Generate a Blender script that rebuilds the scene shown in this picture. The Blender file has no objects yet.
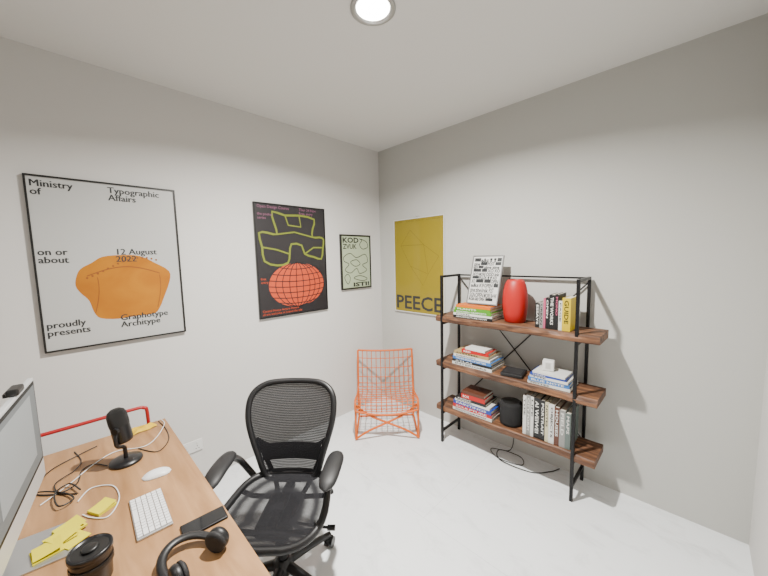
import bpy, bmesh, math, random
from mathutils import Matrix, Vector, Euler
random.seed(7)
H=2.7
# ------------------------------------------------------------------ materials
_m={}
def mat(name,col,rough=.5,metal=0.,coat=0.,emit=0.,alpha=1.,bump=0.,bscale=80.,spec=.5):
    if name in _m: return _m[name]
    m=bpy.data.materials.new(name); m.use_nodes=True
    nt=m.node_tree; b=nt.nodes["Principled BSDF"]
    b.inputs["Base Color"].default_value=(*col,1); b.inputs["Roughness"].default_value=rough
    b.inputs["Metallic"].default_value=metal; b.inputs["Coat Weight"].default_value=coat
    b.inputs["Coat Roughness"].default_value=.03
    b.inputs["Specular IOR Level"].default_value=spec
    b.inputs["Alpha"].default_value=alpha
    if emit:
        b.inputs["Emission Color"].default_value=(*col,1); b.inputs["Emission Strength"].default_value=emit
    if bump:
        tc=nt.nodes.new("ShaderNodeTexCoord"); n=nt.nodes.new("ShaderNodeTexNoise"); n.inputs["Scale"].default_value=bscale
        n.inputs["Detail"].default_value=4
        bp=nt.nodes.new("ShaderNodeBump"); bp.inputs["Strength"].default_value=bump; bp.inputs["Distance"].default_value=.01
        nt.links.new(tc.outputs["Object"],n.inputs["Vector"]); nt.links.new(n.outputs["Fac"],bp.inputs["Height"])
        nt.links.new(bp.outputs["Normal"],b.inputs["Normal"])
    _m[name]=m; return m
def noise_mat(name,c1,c2,scale,stretch=(1,1,1),rough=.5,detail=6,lo=.35,hi=.65,bump=0.,coat=0.,c3=None):
    m=bpy.data.materials.new(name); m.use_nodes=True; nt=m.node_tree; L=nt.links.new
    b=nt.nodes["Principled BSDF"]; b.inputs["Roughness"].default_value=rough; b.inputs["Coat Weight"].default_value=coat
    tc=nt.nodes.new("ShaderNodeTexCoord"); mp=nt.nodes.new("ShaderNodeMapping"); mp.inputs["Scale"].default_value=stretch
    n=nt.nodes.new("ShaderNodeTexNoise"); n.inputs["Scale"].default_value=scale; n.inputs["Detail"].default_value=detail
    n.inputs["Distortion"].default_value=.6
    r=nt.nodes.new("ShaderNodeValToRGB"); r.color_ramp.elements[0].position=lo; r.color_ramp.elements[1].position=hi
    r.color_ramp.elements[0].color=(*c1,1); r.color_ramp.elements[1].color=(*c2,1)
    if c3:
        e=r.color_ramp.elements.new((lo+hi)/2); e.color=(*c3,1)
    L(tc.outputs["Object"],mp.inputs["Vector"]); L(mp.outputs["Vector"],n.inputs["Vector"]); L(n.outputs["Fac"],r.inputs["Fac"])
    L(r.outputs["Color"],b.inputs["Base Color"])
    if bump:
        bp=nt.nodes.new("ShaderNodeBump"); bp.inputs["Strength"].default_value=bump; bp.inputs["Distance"].default_value=.005
        L(n.outputs["Fac"],bp.inputs["Height"]); L(bp.outputs["Normal"],b.inputs["Normal"])
    return m
# ------------------------------------------------------------------ mesh builder
class MB:
    def __init__(s): s.v=[];s.f=[];s.mi=[];s.sm=[];s.mats=[]
    def midx(s,m):
        if m not in s.mats: s.mats.append(m)
        return s.mats.index(m)
    def add(s,vs,fs,m,smooth=False,M=None):
        o=len(s.v); i=s.midx(m)
        for v in vs:
            v=Vector(v); s.v.append(tuple(M@v if M is not None else v))
        for f in fs: s.f.append(tuple(o+k for k in f)); s.mi.append(i); s.sm.append(smooth)
    def box(s,c,d,m,rot=None,bev=0.,seg=2,M=None,smooth=False):
        T=Matrix.Translation(c)
        if rot is not None: T=T@Euler(rot).to_matrix().to_4x4()
        if M is not None: T=M@T
        if bev<=0:
            x,y,z=[k/2 for k in d]
            vs=[(a*x,b*y,e*z) for a in(-1,1) for b in(-1,1) for e in(-1,1)]
            fs=[(0,1,3,2),(4,6,7,5),(0,4,5,1),(2,3,7,6),(0,2,6,4),(1,5,7,3)]
            s.add(vs,fs,m,False,T)
        else:
            bm=bmesh.new(); bmesh.ops.create_cube(bm,size=1)
            for v in bm.verts: v.co=Vector((v.co.x*d[0],v.co.y*d[1],v.co.z*d[2]))
            bmesh.ops.bevel(bm,geom=bm.edges[:],offset=bev,segments=seg,affect='EDGES',profile=.5)
            bm.verts.index_update()
            s.add([v.co.copy() for v in bm.verts],[[v.index for v in f.verts] for f in bm.faces],m,smooth,T); bm.free()
    def lathe(s,prof,m,c=(0,0,0),n=32,M=None,smooth=True,T=None,cap=True):
        A=Matrix.Translation(c)
        if T is not None: A=A@T
        if M is not None: A=M@A
        vs=[];fs=[]
        for r,z in prof:
            for k in range(n):
                a=2*math.pi*k/n; vs.append((r*math.cos(a),r*math.sin(a),z))
        for j in range(len(prof)-1):
            for k in range(n):
                k2=(k+1)%n; fs.append((j*n+k,j*n+k2,(j+1)*n+k2,(j+1)*n+k))
        s.add(vs,fs,m,smooth,A)
        if cap:
            for j,fl in ((0,True),(len(prof)-1,False)):
                if prof[j][0]>1e-5:
                    r,z=prof[j]; ring=[(r*math.cos(2*math.pi*k/n),r*math.sin(2*math.pi*k/n),z) for k in range(n)]
                    s.add(ring,[tuple(range(n))[::-1] if fl else tuple(range(n))],m,False,A)
    def cyl(s,p0,p1,r0,m,r1=None,n=16,M=None):
        p0=Vector(p0);p1=Vector(p1);d=p1-p0; q=d.to_track_quat('Z','Y').to_matrix().to_4x4()
        s.lathe([(r0,0),(r0 if r1 is None else r1,d.length)],m,c=p0,n=n,M=M,T=q)
    def tube(s,path,r,m,closed=False,n=8,M=None,sy=1.):
        P=[Vector(p) for p in path]; N=len(P)
        tang=[]
        for i in range(N):
            a=P[i-1] if (i>0 or closed) else P[i]; b=P[(i+1)%N] if (i<N-1 or closed) else P[i]
            t=(b-a); tang.append(t.normalized() if t.length>1e-9 else Vector((0,0,1)))
        up=Vector((0,0,1)) if abs(tang[0].z)<.9 else Vector((1,0,0))
        nr=(up-tang[0]*up.dot(tang[0])).normalized(); vs=[];fs=[]
        for i in range(N):
            nr=(nr-tang[i]*nr.dot(tang[i])).normalized(); bn=tang[i].cross(nr)
            rr=r[i] if isinstance(r,(list,tuple)) else r
            for k in range(n):
                a=2*math.pi*k/n; vs.append(P[i]+nr*(math.cos(a)*rr)+bn*(math.sin(a)*rr*sy))
        E=N if closed else N-1
        for i in range(E):
            j=(i+1)%N
            for k in range(n):
                k2=(k+1)%n; fs.append((i*n+k,i*n+k2,j*n+k2,j*n+k))
        s.add(vs,fs,m,True,M)
        if not closed:
            s.add(vs[:n],[tuple(range(n))[::-1]],m,False,M); s.add(vs[-n:],[tuple(range(n))],m,False,M)
    def grid(s,rows,m,M=None,smooth=True):
        R=len(rows);C=len(rows[0]); vs=[p for r in rows for p in r]
        fs=[(i*C+j,i*C+j+1,(i+1)*C+j+1,(i+1)*C+j) for i in range(R-1) for j in range(C-1)]
        s.add(vs,fs,m,smooth,M)
    def poly(s,pts,th,m,M=None):
        n=len(pts); vs=[(x,y,0) for x,y in pts]+[(x,y,th) for x,y in pts]
        fs=[tuple(range(n,2*n)),tuple(range(n))[::-1]]+[(i,(i+1)%n,n+(i+1)%n,n+i) for i in range(n)]
        s.add(vs,fs,m,False,M)
    def text(s,t,size,x,y,z,m,M=None,bold=0.,width=None,al='LEFT',spacing=1.,height=None):
        cu=bpy.data.curves.new("t",'FONT'); cu.body=t; cu.size=size; cu.align_x=al; cu.align_y='TOP'; cu.offset=bold
        cu.space_line=spacing; cu.resolution_u=2
        ob=bpy.data.objects.new("t",cu); bpy.context.collection.objects.link(ob)
        dg=bpy.context.evaluated_depsgraph_get(); me=bpy.data.meshes.new_from_object(ob.evaluated_get(dg))
        vs=[v.co.copy() for v in me.vertices]
        k=1.;ky=1.;y0=0;x0_=0
        if width and vs:
            x0_=min(v.x for v in vs); w=max(v.x for v in vs)-x0_; k=width/w
        if height and vs:
            y0=min(v.y for v in vs); ky=height/(max(v.y for v in vs)-y0)
        s.add([((v.x-x0_)*k+x,(v.y-y0)*ky+y,z) for v in vs],[tuple(p.vertices) for p in me.polygons],m,False,M)
        bpy.data.objects.remove(ob); bpy.data.meshes.remove(me)
    def build(s,name,M=None,parent=None):
        me=bpy.data.meshes.new(name); me.from_pydata(s.v,[],s.f)
        for m in s.mats: me.materials.append(m)
        me.polygons.foreach_set("material_index",s.mi); me.polygons.foreach_set("use_smooth",s.sm); me.update()
        o=bpy.data.objects.new(name,me); bpy.context.collection.objects.link(o)
        if M is not None: o.matrix_world=M
        if parent: o.parent=parent
        return o
def smooth(pts,k=6,closed=False):
    P=[Vector(p) for p in pts]; n=len(P); out=[]
    rng=n if closed else n-1
    for i in range(rng):
        p0=P[(i-1)%n] if (closed or i>0) else P[i]; p1=P[i]; p2=P[(i+1)%n]; p3=P[(i+2)%n] if (closed or i<n-2) else P[(i+1)%n]
        for j in range(k):
            t=j/k; out.append(.5*((2*p1)+(p2-p0)*t+(2*p0-5*p1+4*p2-p3)*t*t+(3*p1-p0-3*p2+p3)*t**3))
    if not closed: out.append(P[-1])
    return out
def TR(x,y,z,rz=0.): return Matrix.Translation((x,y,z))@Matrix.Rotation(rz,4,'Z')
# ------------------------------------------------------------------ room
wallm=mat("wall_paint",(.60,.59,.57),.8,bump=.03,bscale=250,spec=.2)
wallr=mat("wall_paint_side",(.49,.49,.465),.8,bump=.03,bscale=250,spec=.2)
wallf=mat("wall_bounce_absorber",(.06,.06,.057),.8)  # unseen wall behind camera, made near-black to absorb bounce light
ceilm=mat("ceiling_paint",(.68,.675,.65),.85,spec=.2)
def room_box(name,c,d,m):
    b=MB(); b.box((0,0,0),d,m); return b.build(name,Matrix.Translation(c))
XR=2.76; YB=-4.3
room_box("wall_left",(-.05,YB/2,H/2),(.1,-YB+.2,H),wallm)
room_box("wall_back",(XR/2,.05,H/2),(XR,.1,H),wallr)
room_box("wall_right",(XR+.05,YB/2,H/2),(.1,-YB+.2,H),wallm)
room_box("wall_front",(XR/2,YB-.05,H/2),(XR,.1,H),wallf)
room_box("ceiling",(XR/2,YB/2,H+.05),(XR+.2,-YB+.2,.1),ceilm)
def floor_mat():
    m=bpy.data.materials.new("painted_floor"); m.use_nodes=True; nt=m.node_tree; L=nt.links.new; b=nt.nodes["Principled BSDF"]
    tc=nt.nodes.new("ShaderNodeTexCoord")
    mp=nt.nodes.new("ShaderNodeMapping"); mp.inputs["Scale"].default_value=(1,2.0,1); mp.inputs["Rotation"].default_value=(0,0,.3)
    n=nt.nodes.new("ShaderNodeTexNoise"); n.inputs["Scale"].default_value=3.6; n.inputs["Detail"].default_value=12; n.inputs["Roughness"].default_value=.7; n.inputs["Distortion"].default_value=.5
    r=nt.nodes.new("ShaderNodeValToRGB"); r.color_ramp.elements[0].position=.28; r.color_ramp.elements[1].position=.48
    r.color_ramp.elements[0].color=(.60,.62,.63,1); r.color_ramp.elements[1].color=(.77,.795,.81,1)
    L(tc.outputs["Object"],mp.inputs["Vector"]); L(mp.outputs["Vector"],n.inputs["Vector"]); L(n.outputs["Fac"],r.inputs["Fac"])
    br=nt.nodes.new("ShaderNodeTexBrick"); br.inputs["Scale"].default_value=1; br.inputs["Brick Width"].default_value=2.2
    br.inputs["Row Height"].default_value=1.1; br.inputs["Mortar Size"].default_value=.0016; br.inputs["Color1"].default_value=(1,1,1,1); br.inputs["Color2"].default_value=(1,1,1,1)
    br.inputs["Mortar"].default_value=(.78,.78,.78,1); br.inputs["Mortar Smooth"].default_value=.3
    L(tc.outputs["Object"],br.inputs["Vector"])
    mx=nt.nodes.new("ShaderNodeMix"); mx.data_type='RGBA'; mx.blend_type='MULTIPLY'; mx.inputs[0].default_value=1
    L(r.outputs["Color"],mx.inputs[6]); L(br.outputs["Color"],mx.inputs[7]); L(mx.outputs[2],b.inputs["Base Color"])
    b.inputs["Roughness"].default_value=.2
    bp=nt.nodes.new("ShaderNodeBump"); bp.inputs["Strength"].default_value=.08; bp.inputs["Distance"].default_value=.004
    L(n.outputs["Fac"],bp.inputs["Height"]); L(bp.outputs["Normal"],b.inputs["Normal"])
    return m
room_box("floor",(XR/2,YB/2,-.05),(XR+.2,-YB+.2,.1),floor_mat())
dw=mat("door_paint",(.5,.49,.46),.5); br_=mat("brushed_steel",(.6,.6,.6),.3,1)
b=MB(); b.box((0,0,1.0),(.8,.04,2.0),dw,bev=.003)
for sx in(-1,1): b.box((sx*.43,0,1.02),(.05,.05,2.04),dw)
b.box((0,0,2.045),(.91,.05,.05),dw); b.box((0,.024,1.5),(.55,.008,.7),dw,bev=.003); b.box((0,.024,.55),(.55,.008,.7),dw,bev=.003)
b.cyl((.33,.02,1.0),(.33,.07,1.0),.01,br_); b.cyl((.33,.07,1.0),(.22,.07,1.0),.009,br_)
b.build("door_1",Matrix.Translation((1.6,YB+.026,0)))
# ------------------------------------------------------------------ lights
glow=mat("lamp_glow",(1,.97,.9),.5,emit=25.)
trim=mat("lamp_trim",(.42,.42,.41),.3,.7)
def downlight(x,y,power,k=0):
    b=MB()
    b.lathe([(.102,0),(.102,-.007),(.092,-.012),(.080,-.007),(.074,0.0)],trim,n=40,cap=False)
    b.lathe([(0.0001,-.002),(.075,-.002)],glow,n=40,cap=False,smooth=False)
    b.build("ceiling_downlight",Matrix.Translation((x,y,H-.0005)))
    l=bpy.data.lights.new("downlight_lamp",'AREA'); l.shape='DISK'; l.size=.08; l.energy=power; l.color=(1,.965,.905); l.spread=math.radians(154)
    o=bpy.data.objects.new("downlight_lamp",l); o.location=(x,y,H-.014); bpy.context.collection.objects.link(o)
downlight(1.388,-1.385,128); downlight(1.388,-3.4,12)
w=bpy.data.worlds.new("World"); bpy.context.scene.world=w; w.use_nodes=True
w.node_tree.nodes["Background"].inputs[0].default_value=(.8,.85,.9,1); w.node_tree.nodes["Background"].inputs[1].default_value=.3
# ------------------------------------------------------------------ posters
blackf=mat("black_frame",(.005,.005,.005),.35); whitef=mat("white_frame",(.6,.6,.58),.4)
def LW(y,z,off=.0): return Matrix(((0,0,1,off),(1,0,0,y),(0,1,0,z),(0,0,0,1)))
def BW(x,z,off=.0): return Matrix(((1,0,0,x),(0,0,-1,-off),(0,1,0,z),(0,0,0,1)))
def frame(b,w,h,fw,fd,fm,pm):
    b.box((w/2,fw/2,fd/2),(w,fw,fd),fm); b.box((w/2,h-fw/2,fd/2),(w,fw,fd),fm)
    b.box((fw/2,h/2,fd/2),(fw,h-2*fw,fd),fm); b.box((w-fw/2,h/2,fd/2),(fw,h-2*fw,fd),fm)
    b.box((w/2,h/2,fd*.35),(w-2*fw,h-2*fw,fd*.7),pm)
def strip(b,pts,wd,z,m,closed=False):
    P=[Vector((p[0],p[1])) for p in pts]; n=len(P); E=n if closed else n-1
    vs=[];fs=[]
    for i in range(n):
        a=P[i-1] if (i>0 or closed) else P[i]; c=P[(i+1)%n] if(i<n-1 or closed) else P[i]
        t=(c-a).normalized(); nn=Vector((-t.y,t.x))*wd/2
        vs+=[(P[i].x+nn.x,P[i].y+nn.y,z),(P[i].x-nn.x,P[i].y-nn.y,z)]
    for i in range(E):
        j=(i+1)%n; fs.append((2*i,2*i+1,2*j+1,2*j))
    b.add(vs,fs,m)
C1=.8
ink=mat("poster_ink",(.010,.012,.014),.4,coat=.4)
pp=mat("poster_paper_grey",(.44,.445,.435),.4,coat=C1)
org=noise_mat("poster_orange",(.36,.115,.0),(.46,.175,.0),5.,(1,1,1),.9,3,.3,.7); brn=mat("poster_brown",(.22,.06,.001),.7)
w,h=.664,.943; fd=.022; zt=fd*.7
b=MB(); frame(b,w,h,.009,fd,blackf,pp)
blob=[(.412,.545),(.54,.555),(.674,.548),(.79,.50),(.897,.442),(.895,.37),(.83,.25),(.80,.20),(.75,.158),(.62,.155),(.48,.15),(.36,.166),(.32,.21),(.297,.281),(.25,.33),(.2237,.376),(.235,.43),(.266,.475),(.341,.51)]
sp=smooth([(x*w,y*h,0) for x,y in blob],3,True)
b.poly([(p.x,p.y) for p in sp],.0006,org,M=Matrix.Translation((0,0,zt)))
arc=[(.30+.5*t, .50-.05*math.cos(t*6.28*.5)+.045*math.sin(t*3.1)) for t in [i/14 for i in range(15)]]
for (x,y) in arc: 
    b.lathe([(.0001,0),(.006,0)],brn,c=(x*w,y*h-.03,zt+.0008),n=8,cap=False)
strip(b,[((.30+.52*t)*w,(.43+.05*math.sin(3.14*t))*h) for t in [i/20 for i in range(21)]],.006,zt+.0009,brn)
strip(b,[((.33+.04*math.sin(t*2))*w,(.2+.22*t)*h) for t in [i/10 for i in range(11)]],.004,zt+.0009,brn)
strip(b,[((.78+.04*math.sin(t*2))*w,(.2+.22*t)*h) for t in [i/10 for i in range(11)]],.004,zt+.0009,brn)
Z=zt+.0014
for t,u,v in (("Ministry\nof",.025,.98),("Typographic\nAffairs",.49,.98),("on or\nabout",.025,.60),("12 August\n2022",.50,.60),("proudly\npresents",.025,.18),("Graphotype\nArchitype",.49,.18)):
    for dx in(0,.0014,.0026): b.text(t,.050,u*w+dx,v*h,Z+dx*.05,ink,spacing=.85)
b.build("framed_poster",LW(-2.571,1.107,.001))
# 2
dk=mat("poster_dark",(.012,.010,.012),.45,coat=.3); grn=mat("poster_green",(.16,.19,.015),.45,coat=.2); red=mat("poster_redorange",(.48,.055,.012),.7); pnk=mat("poster_lilac",(.25,.09,.16),.45,coat=.3)
w,h=.658,.927; b=MB(); frame(b,w,h,.008,.02,blackf,dk); zt=.014
cx,cy,rx,ry=.54*w,.275*h,.265,.19
b.poly([(cx+rx*math.cos(a),cy+ry*math.sin(a)) for a in [2*math.pi*i/48 for i in range(48)]],.0005,red,M=Matrix.Translation((0,0,zt)))
for k in(-.78,-.55,-.3,-.05,.2,.45,.65,.85):
    strip(b,[(cx+rx*k*math.cos(a)*1.0,cy+ry*math.sin(a)) for a in [math.pi*(-.5+i/16) for i in range(17)]],.007,zt+.001,dk)
for k in(-.75,-.5,-.25,0,.25,.52,.8):
    hw=rx*math.sqrt(1-k*k); strip(b,[(cx+hw*(2*i/12-1),cy+ry*k-.018*(1-(2*i/12-1)**2)) for i in range(13)],.007,zt+.0012,dk)
g1=[(.05,.74),(.16,.745),(.28,.735),(.25,.83),(.23,.93),(.40,.905),(.60,.915),(.83,.89),(.80,.80),(.79,.72),(.90,.72),(.97,.70),(.95,.60),(.92,.51),(.80,.53),(.66,.56),(.62,.64),(.47,.65),(.44,.56),(.41,.48),(.26,.46),(.10,.50),(.08,.62)]
strip(b,[(p.x,p.y) for p in smooth([(x*w,y*h,0) for x,y in g1],2,True)],.017,zt+.0016,grn,closed=True)
for g in ([(.28,.735),(.52,.76),(.79,.72)],[(.08,.62),(.26,.60),(.44,.56)],[(.66,.56),(.80,.62),(.96,.62)],[(.40,.905),(.44,.82),(.62,.81),(.60,.915)]):
    strip(b,[(x*w,y*h) for x,y in g],.013,zt+.0018,grn)
b.text("Open Design Course",.032,.04*w,.985*h,zt+.002,pnk); b.text("the poster\nseries",.03,.04*w,.92*h,zt+.002,pnk)
b.text("Thur 24 Nov\nFree entry",.032,.60*w,.985*h,zt+.002,pnk)
b.text("free\nentry",.028,.04*w,.36*h,zt+.002,red)
b.text("Central House, lecture theatre\nall are welcome to attend the talk",.026,.04*w,.075*h,zt+.002,red)
b.build("framed_poster",LW(-1.389,1.108,.001))
# 3
pg=mat("poster_pale_green",(.38,.45,.31),.5,coat=.4); w,h=.394,.543; b=MB(); frame(b,w,h,.014,.02,blackf,pg); zt=.014
b.text("KOD",.12,.07*w,.85*h,zt+.001,ink,bold=.004,width=.52*w,height=.10*h); b.text("ZVUK",.09,.07*w,.74*h,zt+.001,ink,bold=.002,width=.45*w,height=.09*h)
b.text("ISTI!",.075,.38*w,.04*h,zt+.001,ink,bold=.003,width=.55*w,height=.08*h)
for g in ([(.62,.93),(.85,.88),(.9,.78),(.72,.74),(.62,.82),(.7,.9)],[(.1,.6),(.3,.66),(.5,.58),(.8,.64),(.88,.5),(.7,.44),(.85,.34),(.6,.28),(.5,.38),(.3,.3),(.12,.36),(.25,.46),(.1,.52)],[(.3,.5),(.5,.54),(.62,.46),(.45,.42)],[(.1,.22),(.2,.28),(.28,.2),(.2,.1)],[(.4,.2),(.6,.24),(.85,.18),(.7,.14)]):
    strip(b,[(p.x,p.y) for p in smooth([(x*w,y*h,0) for x,y in g],5,True)],.007,zt+.001,ink,closed=True)
b.build("framed_poster",LW(-.557,1.27,.001))
# 4
ol=mat("poster_olive",(.245,.185,.003),.6,coat=.25); ol2=mat("poster_olive_dark",(.13,.09,.002),.6,coat=.25); w,h=.62,.94; b=MB(); frame(b,w,h,.008,.018,whitef,ol); zt=.0126
b.text("PEECE",.235,.04*w,.035*h,zt+.001,ink,bold=.004,width=.92*w,height=.15*h)
for g in ([(.35,.88),(.15,.72),(.35,.5),(.7,.42),(.9,.6)],[(.35,.88),(.62,.72),(.9,.6)],[(.15,.72),(.62,.72)],[(.62,.72),(.7,.42)],[(.35,.5),(.6,.3),(.7,.42)]):
    strip(b,[(x*w,y*h) for x,y in g],.003,zt+.001,ol2)
for k in(.06,.30,.5,.70,.86): b.text("the place, 2022",.017,k*w-.02,.98*h,zt+.001,ol2,width=.1)
b.box((.3,h+.006,.008),(.03,.012,.016),br_); 
b.build("framed_poster",BW(.222,1.018,.001))
# outlet
pw=mat("white_plastic",(.68,.68,.66),.35); dkp=mat("dark_plastic",(.009,.009,.009),.4)
b=MB(); b.box((0,0,.005),(.14,.082,.010),pw,bev=.003)
for sx in(-.035,.035):
    b.box((sx,.022,.011),(.012,.014,.004),pw,bev=.001)
    b.box((sx,-.002,.0102),(.004,.008,.001),dkp); b.box((sx-.009,-.02,.0102),(.006,.004,.001),dkp); b.box((sx+.009,-.02,.0102),(.006,.004,.001),dkp)
b.build("power_outlet",LW(-1.93,.275,.0005))
# ------------------------------------------------------------------ bookcase
wood=noise_mat("reclaimed_wood",(.030,.012,.006),(.24,.105,.045),3.,(1.5,14,14),.6,8,.3,.7,bump=.5,c3=(.10,.042,.019))
blk=mat("black_steel",(.007,.007,.008),.45,.4)
b=MB()
x0,x1,yf,yb,tp=1.005,1.985,-.30,-.035,1.425
for x in(x0,x1):
    b.box((x,yf,tp/2),(.019,.019,tp),blk,bev=.002); b.box((x,yb,tp/2),(.019,.019,tp),blk,bev=.002)
    b.box((x,(yf+yb)/2,tp-.01),(.018,yb-yf-.02,.018),blk); b.box((x,(yf+yb)/2,.10),(.016,yb-yf-.02,.016),blk)
    for z in(.258,.643,1.028): b.box((x,(yf+yb)/2,z),(.016,yb-yf-.02,.02),blk)
b.box(((x0+x1)/2,yb,tp-.01),(x1-x0-.02,.012,.012),blk)
for p,q in (((x0,yb+.012,tp-.03),(x1,yb+.012,.28)),((x1,yb+.018,tp-.03),(x0,yb+.018,.28))): b.cyl(p,q,.0045,blk,n=8)
for z in(.32,.705,1.09):
    n=40; xa,xb=.945,2.105; th=.050; random.seed(int(z*100))
    ph=[random.random()*6 for _ in range(4)]
    def e(t,k): return .005*math.sin(t*9+ph[k])+.003*math.sin(t*23+ph[(k+1)%4])+.0015*math.sin(t*61+ph[(k+2)%4])
    yF,yK=-.302,-.055
    rows=[]
    for i in range(n+1):
        t=i/n; x=xa+(xb-xa)*t; f0=yF+e(t,0); f1=yF+e(t,1)
        rows.append([(x,yK,z-th),(x,yK,z),(x,f0+.008,z),(x,f0,z-.006),(x,f1-.002,z-th*.5),(x,f1,z-th+.006),(x,f1+.008,z-th),(x,yK,z-th)])
    b.grid(rows,wood,smooth=False)
    for r,fl in((rows[0],0),(rows[-1],1)): b.add(r[:7],[tuple(range(7)) if not fl else tuple(range(7))[::-1]],wood)
b.build("bookcase")
# ------------------------------------------------------------------ books
page=mat("book_pages",(.55,.52,.44),.8)
cols={'white':(.60,.60,.57),'black':(.008,.008,.009),'red':(.42,.005,.004),'blue':(.010,.04,.28),'green':(.07,.25,.010),'orange':(.54,.12,.002),'yellow':(.56,.41,.0),'grey':(.22,.22,.21),'lblue':(.03,.14,.40),'tan':(.34,.25,.11),'pink':(.42,.08,.15),'cream':(.5,.46,.3),'brown':(.08,.025,.012),'teal':(.10,.13,.12)}
def cm(c): return mat("book_"+c,cols[c],.45)
def book(b,M,L,D,T,c,label=None,lc='white'):
    m=cm(c); ct=.0025
    b.box((0,D/2,ct/2),(L,D,ct),m,M=M); b.box((0,D/2,T-ct/2),(L,D,ct),m,M=M)
    b.box((0,ct/2,T/2),(L,ct,T-2*ct),m,M=M); b.box((0,D/2,T/2),(L-.008,D-.008,T-2*ct),page,M=M)
    if label:
        s=T*.72; MM=M@Matrix(((1,0,0,0),(0,0,-1,-.0006),(0,1,0,0),(0,0,0,1)))
        b.text(label,s,-L*.42,T*.22,0,cm(lc),M=MM,bold=s*.02,width=L*min(.8,.09*len(label)),height=T*.55)
def stack(name,x,y,z,items,rz=0.):
    b=MB(); h=0
    for (L,D,T,c,dx,r,lab,lc) in items:
        book(b,TR(dx,0.,h,r),L,D,T,c,lab,lc); h+=T+.0004
    b.build(name,TR(x,y,z+.0006,rz)); return z+h+.0006
zA=stack("book_stack",1.27,-.285,1.09,[(.33,.23,.022,'black',0,0,"ARCHITECTURE NOW",'white'),(.325,.225,.018,'white',.0,.01,"FORM","black"),(.32,.22,.022,'green',-.002,-.01,"MODERN GRAPHICS",'white'),(.30,.21,.022,'green',0,.01,"PLANTS",'white'),(.29,.20,.020,'orange',.005,0,None,'white')])
zB=stack("book_stack",1.265,-.285,.705,[(.34,.235,.024,'white',0,0,"INTERIORS",'black'),(.335,.23,.020,'black',0,.01,"ATLAS",'white'),(.33,.22,.024,'lblue',0,-.01,"THE BIG BOOK OF LETTERS",'white'),(.31,.22,.020,'white',0,.015,"DESIGN",'black'),(.30,.21,.022,'tan',-.005,0,"SYSTEMS",'black'),(.22,.16,.026,'red',.03,.05,"RED",'white'),(.17,.13,.016,'white',.03,-.04,None,'black')])
zC=stack("book_stack",1.27,-.285,.32,[(.34,.235,.024,'white',0,0,"PHOTOGRAPHY",'black'),(.335,.235,.028,'red',0,.01,"SCULPTURE",'white'),(.33,.23,.030,'blue',0,-.01,"PAINTINGS",'white'),(.30,.22,.016,'white',0,.0,"PAPER",'black'),(.26,.20,.022,'black',-.01,.02,"NIGHT",'white'),(.20,.16,.035,'red',.01,.05,"BOX",'white'),(.19,.15,.025,'brown',.01,.02,None,'white')])
zD=stack("book_stack",1.825,-.285,.705,[(.26,.20,.018,'white',0,0,"NOTES",'black'),(.25,.195,.026,'lblue',.0,.03,"BLUE NOTE",'white'),(.235,.19,.016,'white',0,-.02,"TYPE",'black'),(.22,.18,.014,'blue',-.003,.03,"GRID",'white'),(.20,.17,.012,'white',0,-.02,None,'black')])
b=MB(); b.box((0,0,.0125),(.15,.16,.025),mat("pad_black",(.009,.009,.01),.5),bev=.004); b.box((0,-.002,.0265),(.12,.12,.002),mat("pad_dark",(.02,.02,.022),.3),bev=.0008)
b.build("black_case",TR(1.565,-.20,.706,.15))
b=MB(); b.box((0,0,.034),(.07,.06,.068),pw,bev=.005); b.box((0,-.0308,.036),(.03,.0012,.04),mat("pale_grey",(.45,.45,.43),.5)); b.build("desk_clock",TR(1.80,-.20,zD+.001,.2))
def row(name,x,y,z,items):
    b=MB(); cx=0
    for (T,Hh,D,c,lab,lc) in items:
        m=cm(c); ct=.0022
        b.box((cx+ct/2,D/2,Hh/2),(ct,D,Hh),m); b.box((cx+T-ct/2,D/2,Hh/2),(ct,D,Hh),m); b.box((cx+T/2,ct/2,Hh/2),(T-2*ct,ct,Hh),m)
        b.box((cx+T/2,D/2,Hh/2),(T-2*ct,D-.008,Hh-.008),page)
        if lab:
            s=T*.72; MM=Matrix(((0,1,0,cx+T*.24),(0,0,-1,-.0006),(-1,0,0,Hh*.93),(0,0,0,1)))
            b.text(lab,s,0,0,0,cm(lc),M=MM,bold=s*.025,width=min(Hh*.8,.03*len(lab)),height=T*.52)
        cx+=T+.0006
    b.build(name,TR(x,y,z+.0006)); return x+cx
row("book_row",1.728,-.262,1.09,[(.026,.165,.14,'black',"ESSAYS",'white'),(.022,.17,.14,'grey',"URBAN",'black'),(.014,.20,.15,'pink',None,'white'),(.020,.205,.15,'black',"OPEN",'white'),(.034,.225,.16,'black',"THE WORKS",'white'),(.022,.23,.16,'black',"MONO",'pink'),(.020,.19,.15,'white',"PAGE",'black'),(.048,.21,.16,'yellow',"GUIDE",'black')])
row("book_row",1.665,-.275,.32,[(.022,.28,.19,'white',"TYPE",'black'),(.028,.29,.2,'grey',"CITY FORM",'white'),(.020,.285,.2,'white',"LIFE",'black'),(.042,.285,.2,'black',"AI WEIWEI",'white'),(.030,.28,.2,'black',"PORTRAIT",'white'),(.022,.275,.2,'cream',"NOTES",'black'),(.034,.27,.2,'white',"OBJECTS",'black'),(.030,.26,.19,'brown',"HOUSES",'white'),(.034,.25,.19,'grey',"FIELD",'white'),(.03,.24,.19,'teal',"MAPS",'white')])
vm=mat("red_glaze",(.38,.005,.003),.5)
b=MB(); b.lathe([(.064,0),(.072,.008),(.081,.06),(.086,.12),(.086,.17),(.082,.225),(.073,.268),(.062,.295),(.055,.305),(.051,.308),(.047,.307),(.048,.295),(.058,.26),(.066,.2)],vm,n=48)
b.build("vase",TR(1.552,-.165,1.0906))
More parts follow.
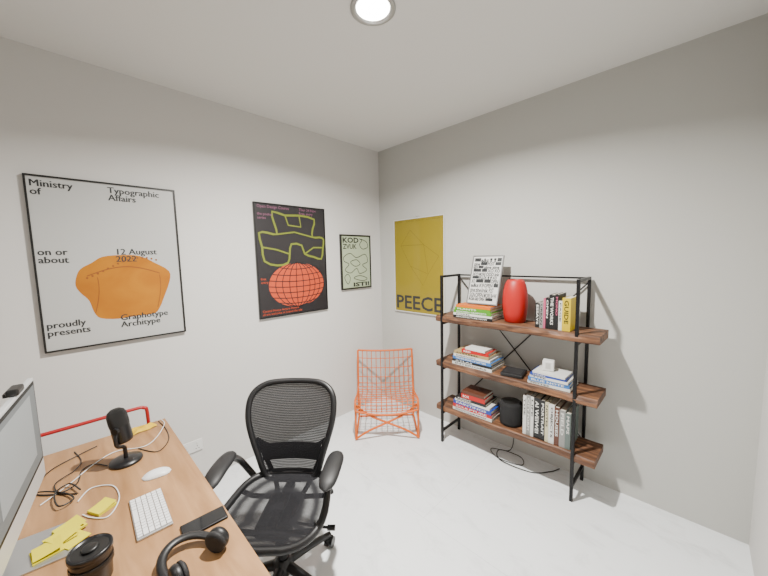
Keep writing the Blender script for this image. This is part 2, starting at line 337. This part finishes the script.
b=MB(); pm=mat("print_paper",(.54,.54,.52),.5,coat=.3); w,h=.255,.39; frame(b,w,h,.008,.014,mat("thin_frame_grey",(.25,.25,.25),.3,.6),pm); zt=.0098
random.seed(3)
wd=["MORE","NEON","a&z","TYPE","RGB","ODD","K9","SIGN","OPEN","FLUX","B+W","AREA","zine","XO","GRID","!!","POST","ink"]
yy=h-.02
while yy>.05:
    xx=.015; sz=random.choice([.03,.04,.05,.036])
    while xx<w-.05:
        wv=random.uniform(.035,.075); wv=min(wv,w-.012-xx)
        if random.random()<.25: b.box((xx+wv/2,yy-sz*.38,zt+.0004),(wv*.9,sz*.7,.0006),ink)
        else: b.text(random.choice(wd),sz,xx,yy,zt+.0008,ink,bold=.0012,width=wv*.92)
        xx+=wv
    yy-=sz*.82
ang=math.atan2(.115,.38)
Mf=Matrix.Translation((1.188,-.215,zA+.005))@Matrix.Rotation(math.pi/2-ang,4,'X')
b.build("framed_print",Mf)
b=MB(); sm=mat("speaker_fabric",(.009,.009,.01),.9,bump=.6,bscale=400); b.lathe([(.068,0),(.078,.006),(.08,.02),(.08,.15),(.076,.165),(.066,.172)],sm,n=40); b.lathe([(.0001,.1725),(.062,.1725)],dkp,n=32,cap=False)
b.build("smart_speaker",TR(1.545,-.19,.3207))
b=MB(); pts=[(1.50,-.02,.30),(1.50,-.015,.12),(1.48,-.05,.006),(1.36,-.12,.005),(1.45,-.2,.005),(1.62,-.17,.005),(1.58,-.08,.009),(1.42,-.10,.01),(1.48,-.22,.011),(1.7,-.2,.005),(1.8,-.1,.005),(1.84,-.02,.005)]
b.tube(smooth(pts,8),.0035,dkp,n=6); b.build("power_cable")
# ------------------------------------------------------------------ orange wire lounge chair
om=mat("orange_lacquer",(.60,.115,.003),.5)
b=MB(); W=.272
prof=smooth([(.01,0,.265),(.012,0,.31),(-.02,0,.345),(-.10,0,.335),(-.26,0,.295),(-.37,0,.285),(-.415,0,.31),(-.435,0,.38),(-.465,0,.52),(-.50,0,.655)],5)
for k in range(13):
    y=-W+2*W*k/12; edge=k in(0,12)
    b.tube([(p.x,y,p.z+(0 if edge else -.012*(1-(y/W)**2))) for p in prof],.0095 if edge else .0038,om,n=8 if edge else 5)
for i in range(0,len(prof),3):
    p=prof[i]; b.tube([(p.x,-W+2*W*t/10,p.z-.012*(1-(2*t/10-1)**2)) for t in range(11)],.0038,om,n=5)
for i in(0,-1):
    p=prof[i]; b.tube([(p.x,-W+2*W*t/10,p.z-(.012+(.03 if i==0 else 0))*(1-(2*t/10-1)**2)) for t in range(11)],.0095,om)
for s in(-1,1):
    b.tube(smooth([(-.005,s*W,.31),(0,s*.15,.22),(.0,0,.15),(.01,-s*.16,.085),(.01,-s*(W+.005),.012)],6),.0095,om)
    b.tube(smooth([(-.40,s*W,.30),(-.43,s*W,.16),(-.42,s*W,.02),(-.38,s*W,.0095),(-.2,s*W,.0095),(-.03,s*W,.0095),(.005,s*W,.02),(.0,s*W,.16),(-.01,s*W,.33)],6),.0095,om)
b.tube([(-.40,-W,.0095),(-.40,W,.0095)],.0085,om)
F=math.atan2(-.70,.714); b.build("wire_lounge_chair",TR(.632,-.592,0,F))
# ------------------------------------------------------------------ office chair
cf=mat("chair_frame",(.006,.006,.007),.45) 
def meshmat():
    m=bpy.data.materials.new("chair_mesh"); m.use_nodes=True; nt=m.node_tree; L=nt.links.new; b=nt.nodes["Principled BSDF"]
    b.inputs["Base Color"].default_value=(.009,.009,.011,1); b.inputs["Roughness"].default_value=.85; b.inputs["Specular IOR Level"].default_value=.25
    tc=nt.nodes.new("ShaderNodeTexCoord"); wv=nt.nodes.new("ShaderNodeTexWave"); wv.bands_direction='Z'; wv.inputs["Scale"].default_value=38; wv.inputs["Distortion"].default_value=0.6
    wy=nt.nodes.new("ShaderNodeTexWave"); wy.bands_direction='Y'; wy.inputs["Scale"].default_value=60
    mr=nt.nodes.new("ShaderNodeMath"); mr.operation='MULTIPLY'
    L(tc.outputs["Object"],wv.inputs["Vector"]); L(tc.outputs["Object"],wy.inputs["Vector"]); L(wv.outputs["Fac"],mr.inputs[0]); L(wy.outputs["Fac"],mr.inputs[1])
    m2=nt.nodes.new("ShaderNodeMath"); m2.operation='MULTIPLY_ADD'; m2.inputs[1].default_value=-.36; m2.inputs[2].default_value=.99
    L(mr.outputs[0],m2.inputs[0]); L(m2.outputs[0],b.inputs["Alpha"]); return m
mm=meshmat()
b=MB()
hp=[(s*.94,z) for s,z in [(0,.897),(.08,.897),(.155,.893),(.210,.872),(.240,.835),(.247,.78),(.238,.71),(.210,.62),(.182,.54),(.162,.475),(.138,.43),(.08,.41),(0,.405)]]
def bx(s,z):
    t=(z-.405)/.49
    return -.185-.135*t+.03*math.sin(t*math.pi)+.055*(s/.25)**2
full=[(s,z) for s,z in hp]+[(-s,z) for s,z in hp[-2:0:-1]]
op=smooth([(bx(s,z),s,z) for s,z in full],5,True)
b.tube(op,.016,cf,closed=True,n=10)
sm_=smooth([(s,z,0) for s,z in hp],8)
def halfw(z):
    for i in range(len(sm_)-1):
        a,c=sm_[i],sm_[i+1]
        if (a.y-z)*(c.y-z)<=0 and abs(a.y-c.y)>1e-7: 
            t=(z-a.y)/(c.y-a.y); return a.x+(c.x-a.x)*t
    return .05
rows=[]
for i in range(31):
    z=.408+(.893-.408)*i/30; hw_=max(halfw(z),.06)
    rows.append([(bx(hw_*(2*j/20-1),z)-.004,hw_*(2*j/20-1),z) for j in range(21)])
b.grid(rows,mm)
lr=[]
for i in range(7):
    z=.50+.09*i/6; lr.append([(bx(s_,z)-.022,s_,z) for s_ in [-.16+.32*j/12 for j in range(13)]])
b.grid(lr,cf)
for s in(-1,1):
    b.tube(smooth([(bx(.19,.62)-.02,s*.19,.62),(bx(.15,.5)-.04,s*.145,.50),(-.19,s*.09,.38),(-.10,s*.05,.335)],6),[.013]*19,cf,n=10)
    b.tube(smooth([(bx(.19,.62)-.02,s*.19,.62),(bx(.1,.56)-.035,s*.1,.555),(bx(0,.54)-.035,0,.545)],5),.011,cf)
so=[]
for k in range(40):
    a=2*math.pi*k/40; c_,s_=math.cos(a),math.sin(a); ex=.62
    x=.215*abs(c_)**ex*(1 if c_>0 else -1)+.01; y=.228*abs(s_)**ex*(1 if s_>0 else -1)
    y*=1+.10*(x/.22); so.append((x,y))
def sz(x,y): return .425-(.04*max(0,(x-.10)/.13)**2)+.012*(abs(y)/.235)**2-.0+.008*max(0,-x/.2)
b.tube([(x,y,sz(x,y)) for x,y in so],.017,cf,closed=True,n=10)
rows=[]
for i in range(11):
    t=i/10; rows.append([(x*t+.01*(1-t),y*t,sz(x*t,y*t)-.012*(1-t)) for x,y in so+[so[0]]])
b.grid(rows,mm)
b.box((.0,0,.36),(.24,.17,.06),cf,bev=.02); b.box((-.02,0,.395),(.30,.05,.03),cf,bev=.01)
for s in(-1,1):
    b.tube([(-.10,s*.06,.37),(-.10,s*.18,.375),(-.10,s*.235,.40)],.012,cf); b.tube([(.12,s*.06,.37),(.13,s*.22,.395)],.012,cf)
b.cyl((0,0,.11),(0,0,.34),.024,cf,n=20); b.cyl((0,0,.22),(0,0,.34),.032,cf,n=20); b.lathe([(.045,.065),(.05,.08),(.045,.12),(.03,.135)],cf,n=24)
b.tube([(.05,.09,.36),(.06,.2,.35),(.06,.25,.345)],.006,cf); b.cyl((.06,.24,.345),(.06,.275,.345),.012,cf)
padm=mat("armpad",(.008,.008,.009),.55)
for s in(-1,1):
    arm=smooth([(-.17,s*.19,.42),(-.185,s*.235,.46),(-.16,s*.268,.53),(-.09,s*.268,.585),(-.02,s*.265,.60)],6)
    b.tube(arm,.017,cf,n=10)
    n=14; rows=[]
    for i in range(n+1):
        t=i/n; x=-.10+.25*t; wd_=.043*math.sqrt(max(.03,1-(2*t-1)**4)); th=.019*math.sqrt(max(.05,1-(2*t-1)**6)); zc=.615-.020*max(0,(t-.5)*2)**2; yc=s*(.268-.012*t*t)
        rows.append([(x,yc+wd_*math.cos(a)*(1),zc+th*math.sin(a)) for a in [2*math.pi*k/16 for k in range(17)]])
    b.grid(rows,padm); 
    for r,fl in((rows[0],0),(rows[-1],1)): b.add(r[:-1],[tuple(range(16))],padm)
FA=math.atan2(-.73,.68)
for k in range(5):
    a=math.radians(90)-FA+2*math.pi*k/5; c_,s_=math.cos(a),math.sin(a)
    b.tube([(c_*.03,s_*.03,.10),(c_*.15,s_*.15,.088),(c_*.275,s_*.275,.066)],[.024,.019,.015],cf,n=10)
    R=TR(c_*.272,s_*.272,0,a+.5)
    b.cyl((0,0,.035),(0,0,.066),.009,cf,M=R)
    for q in(-.014,.014): 
        b.cyl((.0,q-.008,.0265),(.0,q+.008,.0265),.026,dkp,M=R,n=20)
    b.box((0,0,.045),(.035,.036,.02),cf,M=R,bev=.006)
b.build("office_chair",TR(1.118,-1.826,0,FA))
# ------------------------------------------------------------------ desk
dkw=noise_mat("desk_wood",(.25,.125,.048),(.40,.22,.10),2.2,(1.2,10,1),.42,8,.3,.7,bump=.05,c3=(.32,.17,.072))
redm=mat("red_tube",(.33,.007,.01),.35)
b=MB(); DZ=.68
b.box((1.14,-2.51,DZ-.0125),(1.62,.78,.025),dkw,bev=.002)
for x in(.301,):
    b.tube(smooth([(x,-2.88,.012),(x,-2.88,.4),(x,-2.88,.72),(x,-2.865,.765),(x,-2.82,.772),(x,-2.5,.772),(x,-2.26,.772),(x,-2.21,.765),(x,-2.195,.72),(x,-2.195,.4),(x,-2.195,.012)],5),.009,redm,n=10)
b.tube([(.301,-2.88,.62),(.301,-2.2,.62)],.009,redm)
for y in(-2.75,-2.3): b.box((.40,y,DZ-.04),(.2,.03,.03),redm)
for y in(-2.88,-2.16): b.cyl((1.88,y,.0),(1.88,y,DZ-.025),.012,redm)
b.cyl((1.88,-2.88,.1),(1.88,-2.16,.1),.01,redm); b.cyl((.31,-2.88,.1),(1.88,-2.88,.1),.009,redm)
b.build("desk")
Dt=DZ+.0006
alu=mat("aluminium",(.50,.51,.52),.35,.8); scr=mat("screen_panel",(.12,.13,.135),.55,emit=.3,spec=.15)
silv=mat("silver_rim",(.55,.56,.57),.4,.3)
b=MB(); w=.60
b.box((0,0,.295),(w,.016,.38),silv,bev=.003); b.box((0,.0086,.325),(w-.020,.0012,.300),mat("screen_bezel",(.006,.006,.006),.5,spec=.2)); b.box((0,.0096,.325),(w-.044,.0012,.276),scr)
wl=mat("screen_window",(.22,.235,.24),.55,emit=.35,spec=.15)
b.box((-.02,.0104,.335),(.38,.0006,.22),wl)
rows=[]
for i in range(13):
    u=i/12*2-1; rows.append([(u*w*.47,-.005-.035*max(0,(1-u**2)*(1-v**2)),.295+v*.17) for v in [j/8*2-1 for j in range(9)]])
b.grid(rows,alu)
b.grid([[(-.09,-.10,.003),(.09,-.10,.003)],[(-.09,-.085,.05),(.09,-.085,.05)],[(-.085,-.04,.22),(.085,-.04,.22)]],alu)
b.grid([[(.09,-.092,.003),(-.09,-.092,.003)],[(.09,-.077,.05),(-.09,-.077,.05)],[(.085,-.036,.22),(-.085,-.036,.22)]],alu)
b.box((0,.01,.003),(.18,.21,.006),alu,bev=.001)
b.box((-.115,.0,.497),(.07,.03,.022),dkp,bev=.006); b.box((-.115,-.01,.487),(.03,.03,.012),dkp)
b.build("desktop_computer",TR(1.047,-2.6225,Dt,math.atan2(-.125,.992)))
# keyboard
b=MB(); kw,kd=.238,.10; b.box((0,0,.004),(kw,kd,.008),alu,bev=.002)
km=mat("key_white",(.70,.70,.70),.4)
for r_ in range(6):
    y=kd/2-.009-r_*.0162; x=-kw/2+.006
    ws=[1]*14
    if r_==5: ws=[1,1,1,1.3,5,1.3,1,1,1,.7]
    elif r_==1: ws=[1]*13+[1.5]
    elif r_==2: ws=[1.5]+[1]*13
    elif r_==3: ws=[1.8]+[1]*11+[1.8]
    elif r_==4: ws=[2.3]+[1]*10+[2.3]
    tot=sum(ws); un=(kw-.012)/tot
    for q in ws:
        b.box((x+q*un/2,y,.0095),(q*un-.0026,.0134,.003),km); x+=q*un
b.build("keyboard",TR(1.130,-2.318,Dt,-.03))
# mouse
b=MB(); rows=[]
for i in range(13):
    t=i/12*2-1; ww=.030*max(0,1-abs(t)**3.2)**.5; hh=.019*max(0,1-abs(t)**2.4)
    rows.append([(ww*math.cos(a),t*.052,.002+hh*max(0,math.sin(a))) for a in [math.pi*k/12 for k in range(13)]]+[(ww,t*.052,.0)])
b.grid(rows,km); b.add([(.030*max(0,1-abs(i/12*2-1)**3.2)**.5,(i/12*2-1)*.052,.0005) for i in range(13)]+[(-.030*max(0,1-abs(i/12*2-1)**3.2)**.5,(i/12*2-1)*.052,.0005) for i in range(12,-1,-1)],[tuple(range(26))],km)
b.build("computer_mouse",TR(.892,-2.257,Dt,-.2))
# phone
b=MB(); b.box((0,0,.004),(.068,.136,.008),mat("phone_body",(.01,.01,.012),.3,.5),bev=.003); b.box((0,0,.0083),(.062,.13,.0008),mat("phone_glass",(.004,.004,.005),.08,coat=.3,spec=.3))
b.build("smartphone",TR(1.322,-2.195,Dt,-.06))
# microphone
b=MB(); mb=mat("mic_black",(.006,.006,.007),.35); mg=mat("mic_grille",(.010,.010,.010),.5,.3,bump=.8,bscale=500)
b.lathe([(.060,0),(.062,.004),(.060,.012),(.03,.018),(.012,.02)],mb,n=36)
b.tube(smooth([(0,0,.018),(.0,0,.05),(.0,-.006,.075),(0,-.038,.095),(0,-.044,.13),(0,-.03,.165)],5),.008,mb)
T=Matrix.Translation((0,0,.10))@Matrix.Rotation(-.18,4,'Y')
b.lathe([(.024,-.005),(.033,.0),(.036,.012),(.036,.075)],mb,n=32,T=T); b.lathe([(.037,.075),(.038,.09),(.037,.125),(.031,.142),(.018,.152),(.0005,.155)],mg,n=32,T=T)
b.cyl((0,-.034,.165),(0,-.046,.165),.014,mb)
b.build("microphone",TR(.68,-2.335,Dt,0.8))
# sticky notes
ym=mat("sticky_yellow",(.64,.56,.008),.7)
def note(b,x,y,z,r,s=.074,t=.006):
    b.box((x,y,z+t/2),(s,s,t),ym,rot=(0,0,r))
def curl(b,x,y,z,r,s=.03):
    R=TR(x,y,z,r); b.grid([[(-s+2*s*i/6,-s+2*s*j/6,.008*(j/6)**2) for i in range(7)] for j in range(7)],ym,M=R)
b=MB(); note(b,0,0,0,.5,.060,.009); curl(b,0,0,.0095,.5,.030); b.build("sticky_note_pad",TR(.972,-2.437,Dt,0))
b=MB()
note(b,.03,-.03,0,.15,.068,.004); note(b,-.035,.022,.0,.35,.068,.006); note(b,.0,.0,.0065,.25,.068,.003); note(b,.03,.03,.0,.5,.062,.003)
curl(b,-.035,.022,.010,.35,.033); curl(b,.030,-.028,.010,.1,.033); curl(b,.0,.008,.014,.5,.033)
b.build("sticky_notes",TR(1.058,-2.545,Dt+.0065,0))
# travel mug
b=MB(); b.lathe([(.040,0),(.043,.004),(.047,.08),(.048,.088),(.050,.089),(.050,.100),(.046,.104),(.044,.098),(.040,.097)],mat("mug_black",(.006,.006,.007),.3),n=40)
b.lathe([(.0001,.0975),(.041,.0975)],dkp,n=32,cap=False); b.lathe([(.018,.0975),(.020,.103),(.014,.105),(.0001,.105)],dkp,n=24)
b.lathe([(.0482,.05),(.0492,.052),(.0492,.066),(.0485,.068)],dkp,n=40,cap=False)
b.build("travel_mug",TR(1.308,-2.478,Dt,0))
# headphones lying flat
b=MB(); hb=mat("headphone_black",(.007,.007,.008),.42)
def cup(px,py,az):
    R=TR(px,py,.034,az)@Matrix.Rotation(math.pi/2,4,'Y')
    b.lathe([(.022,-.014),(.030,-.012),(.034,-.004),(.034,.004),(.030,.010)],hb,n=28,M=R)
    b.lathe([(.014,.022),(.024,.024),(.033,.018),(.034,.010),(.026,.010)],mat("ear_cushion",(.010,.010,.011),.7),n=28,M=R)
b_=[]
for i in range(21):
    a=math.pi*(i/20); b_.append((.072*math.cos(a),.02+.10*math.sin(a),.018+.012*math.sin(a)))
b.tube(b_,.009,hb,n=8,sy=1.5)
cup(.066,.0,math.pi+.25); cup(-.066,.0,-.25)
b.tube([(.072,.02,.018),(.075,.0,.034)],.007,hb); b.tube([(-.072,.02,.018),(-.075,.0,.034)],.007,hb)
b.build("headphones",TR(1.487,-2.255,Dt,math.radians(112)))
# desk cables (one bundle)
c0=DZ+.0035
cb=MB()
def cable(pts,r,m): cb.tube(smooth(pts,8),r,m,n=6)
cable([(.86,-2.50,c0),(.80,-2.46,c0),(.84,-2.40,c0),(.93,-2.385,c0),(1.0,-2.40,c0),(1.04,-2.43,c0),(1.0,-2.47,c0),(.96,-2.49,c0)],.0022,km)
cable([(.78,-2.60,c0),(.70,-2.52,c0),(.60,-2.44,c0),(.55,-2.36,c0),(.60,-2.26,c0),(.55,-2.20,c0),(.42,-2.14,c0),(.345,-2.14,c0)],.0022,km)
cable([(.66,-2.40,c0),(.60,-2.44,c0),(.62,-2.48,c0),(.72,-2.50,c0),(.74,-2.56,c0),(.66,-2.62,c0),(.52,-2.58,c0),(.45,-2.48,c0),(.42,-2.42,c0)],.0024,dkp)
cable([(.80,-2.50,c0),(.74,-2.55,c0),(.66,-2.56,c0+.004),(.60,-2.50,c0+.004),(.52,-2.48,c0),(.40,-2.50,c0)],.0024,dkp)
cable([(.72,-2.70,c0),(.68,-2.62,c0+.006),(.76,-2.54,c0+.006),(.84,-2.51,c0+.008),(.86,-2.55,c0+.012),(.76,-2.56,c0+.014),(.72,-2.52,c0+.012),(.80,-2.49,c0+.012)],.003,dkp)
cable([(.60,-2.28,c0),(.70,-2.22,c0),(.62,-2.16,c0),(.48,-2.145,c0),(.35,-2.155,c0)],.0022,dkp)
cb.build("cable_bundle")
# yellow cloth
b=MB(); rows=[]
for i in range(15):
    r_=[]
    for j in range(11):
        x=-.035+.07*j/10; y=-.06+.12*i/14
        e_=max(0,(1-(x/.036)**2))*max(0,(1-(y/.061)**2))
        r_.append((x+.004*math.sin(y*90),y+.004*math.sin(x*110),.001+e_**.5*(.014+.006*math.sin(x*120+y*60)+.004*math.sin(y*150))))
    rows.append(r_)
b.grid(rows,mat("yellow_cloth",(.62,.40,.004),.7)); b.build("cleaning_cloth",TR(.385,-2.235,Dt,.2))
# ------------------------------------------------------------------ camera
yaw,pit,rol,f=.78144,.095797,-.022487,317.74
fw=Vector((-math.sin(yaw)*math.cos(pit),math.cos(yaw)*math.cos(pit),-math.sin(pit))); r=Vector((math.cos(yaw),math.sin(yaw),0)); u=r.cross(fw)
r2=r*math.cos(rol)+u*math.sin(rol); u2=-r*math.sin(rol)+u*math.cos(rol)
cd=bpy.data.cameras.new("camera"); co=bpy.data.objects.new("camera",cd); bpy.context.collection.objects.link(co)
cd.sensor_width=36; cd.lens=f/768*36; cd.clip_start=.02
M=Matrix.Identity(4)
for i in range(3): M[i][0]=r2[i];M[i][1]=u2[i];M[i][2]=-fw[i]
M[0][3],M[1][3],M[2][3]=2.4916,-2.4674,1.5804
co.matrix_world=M; bpy.context.scene.camera=co
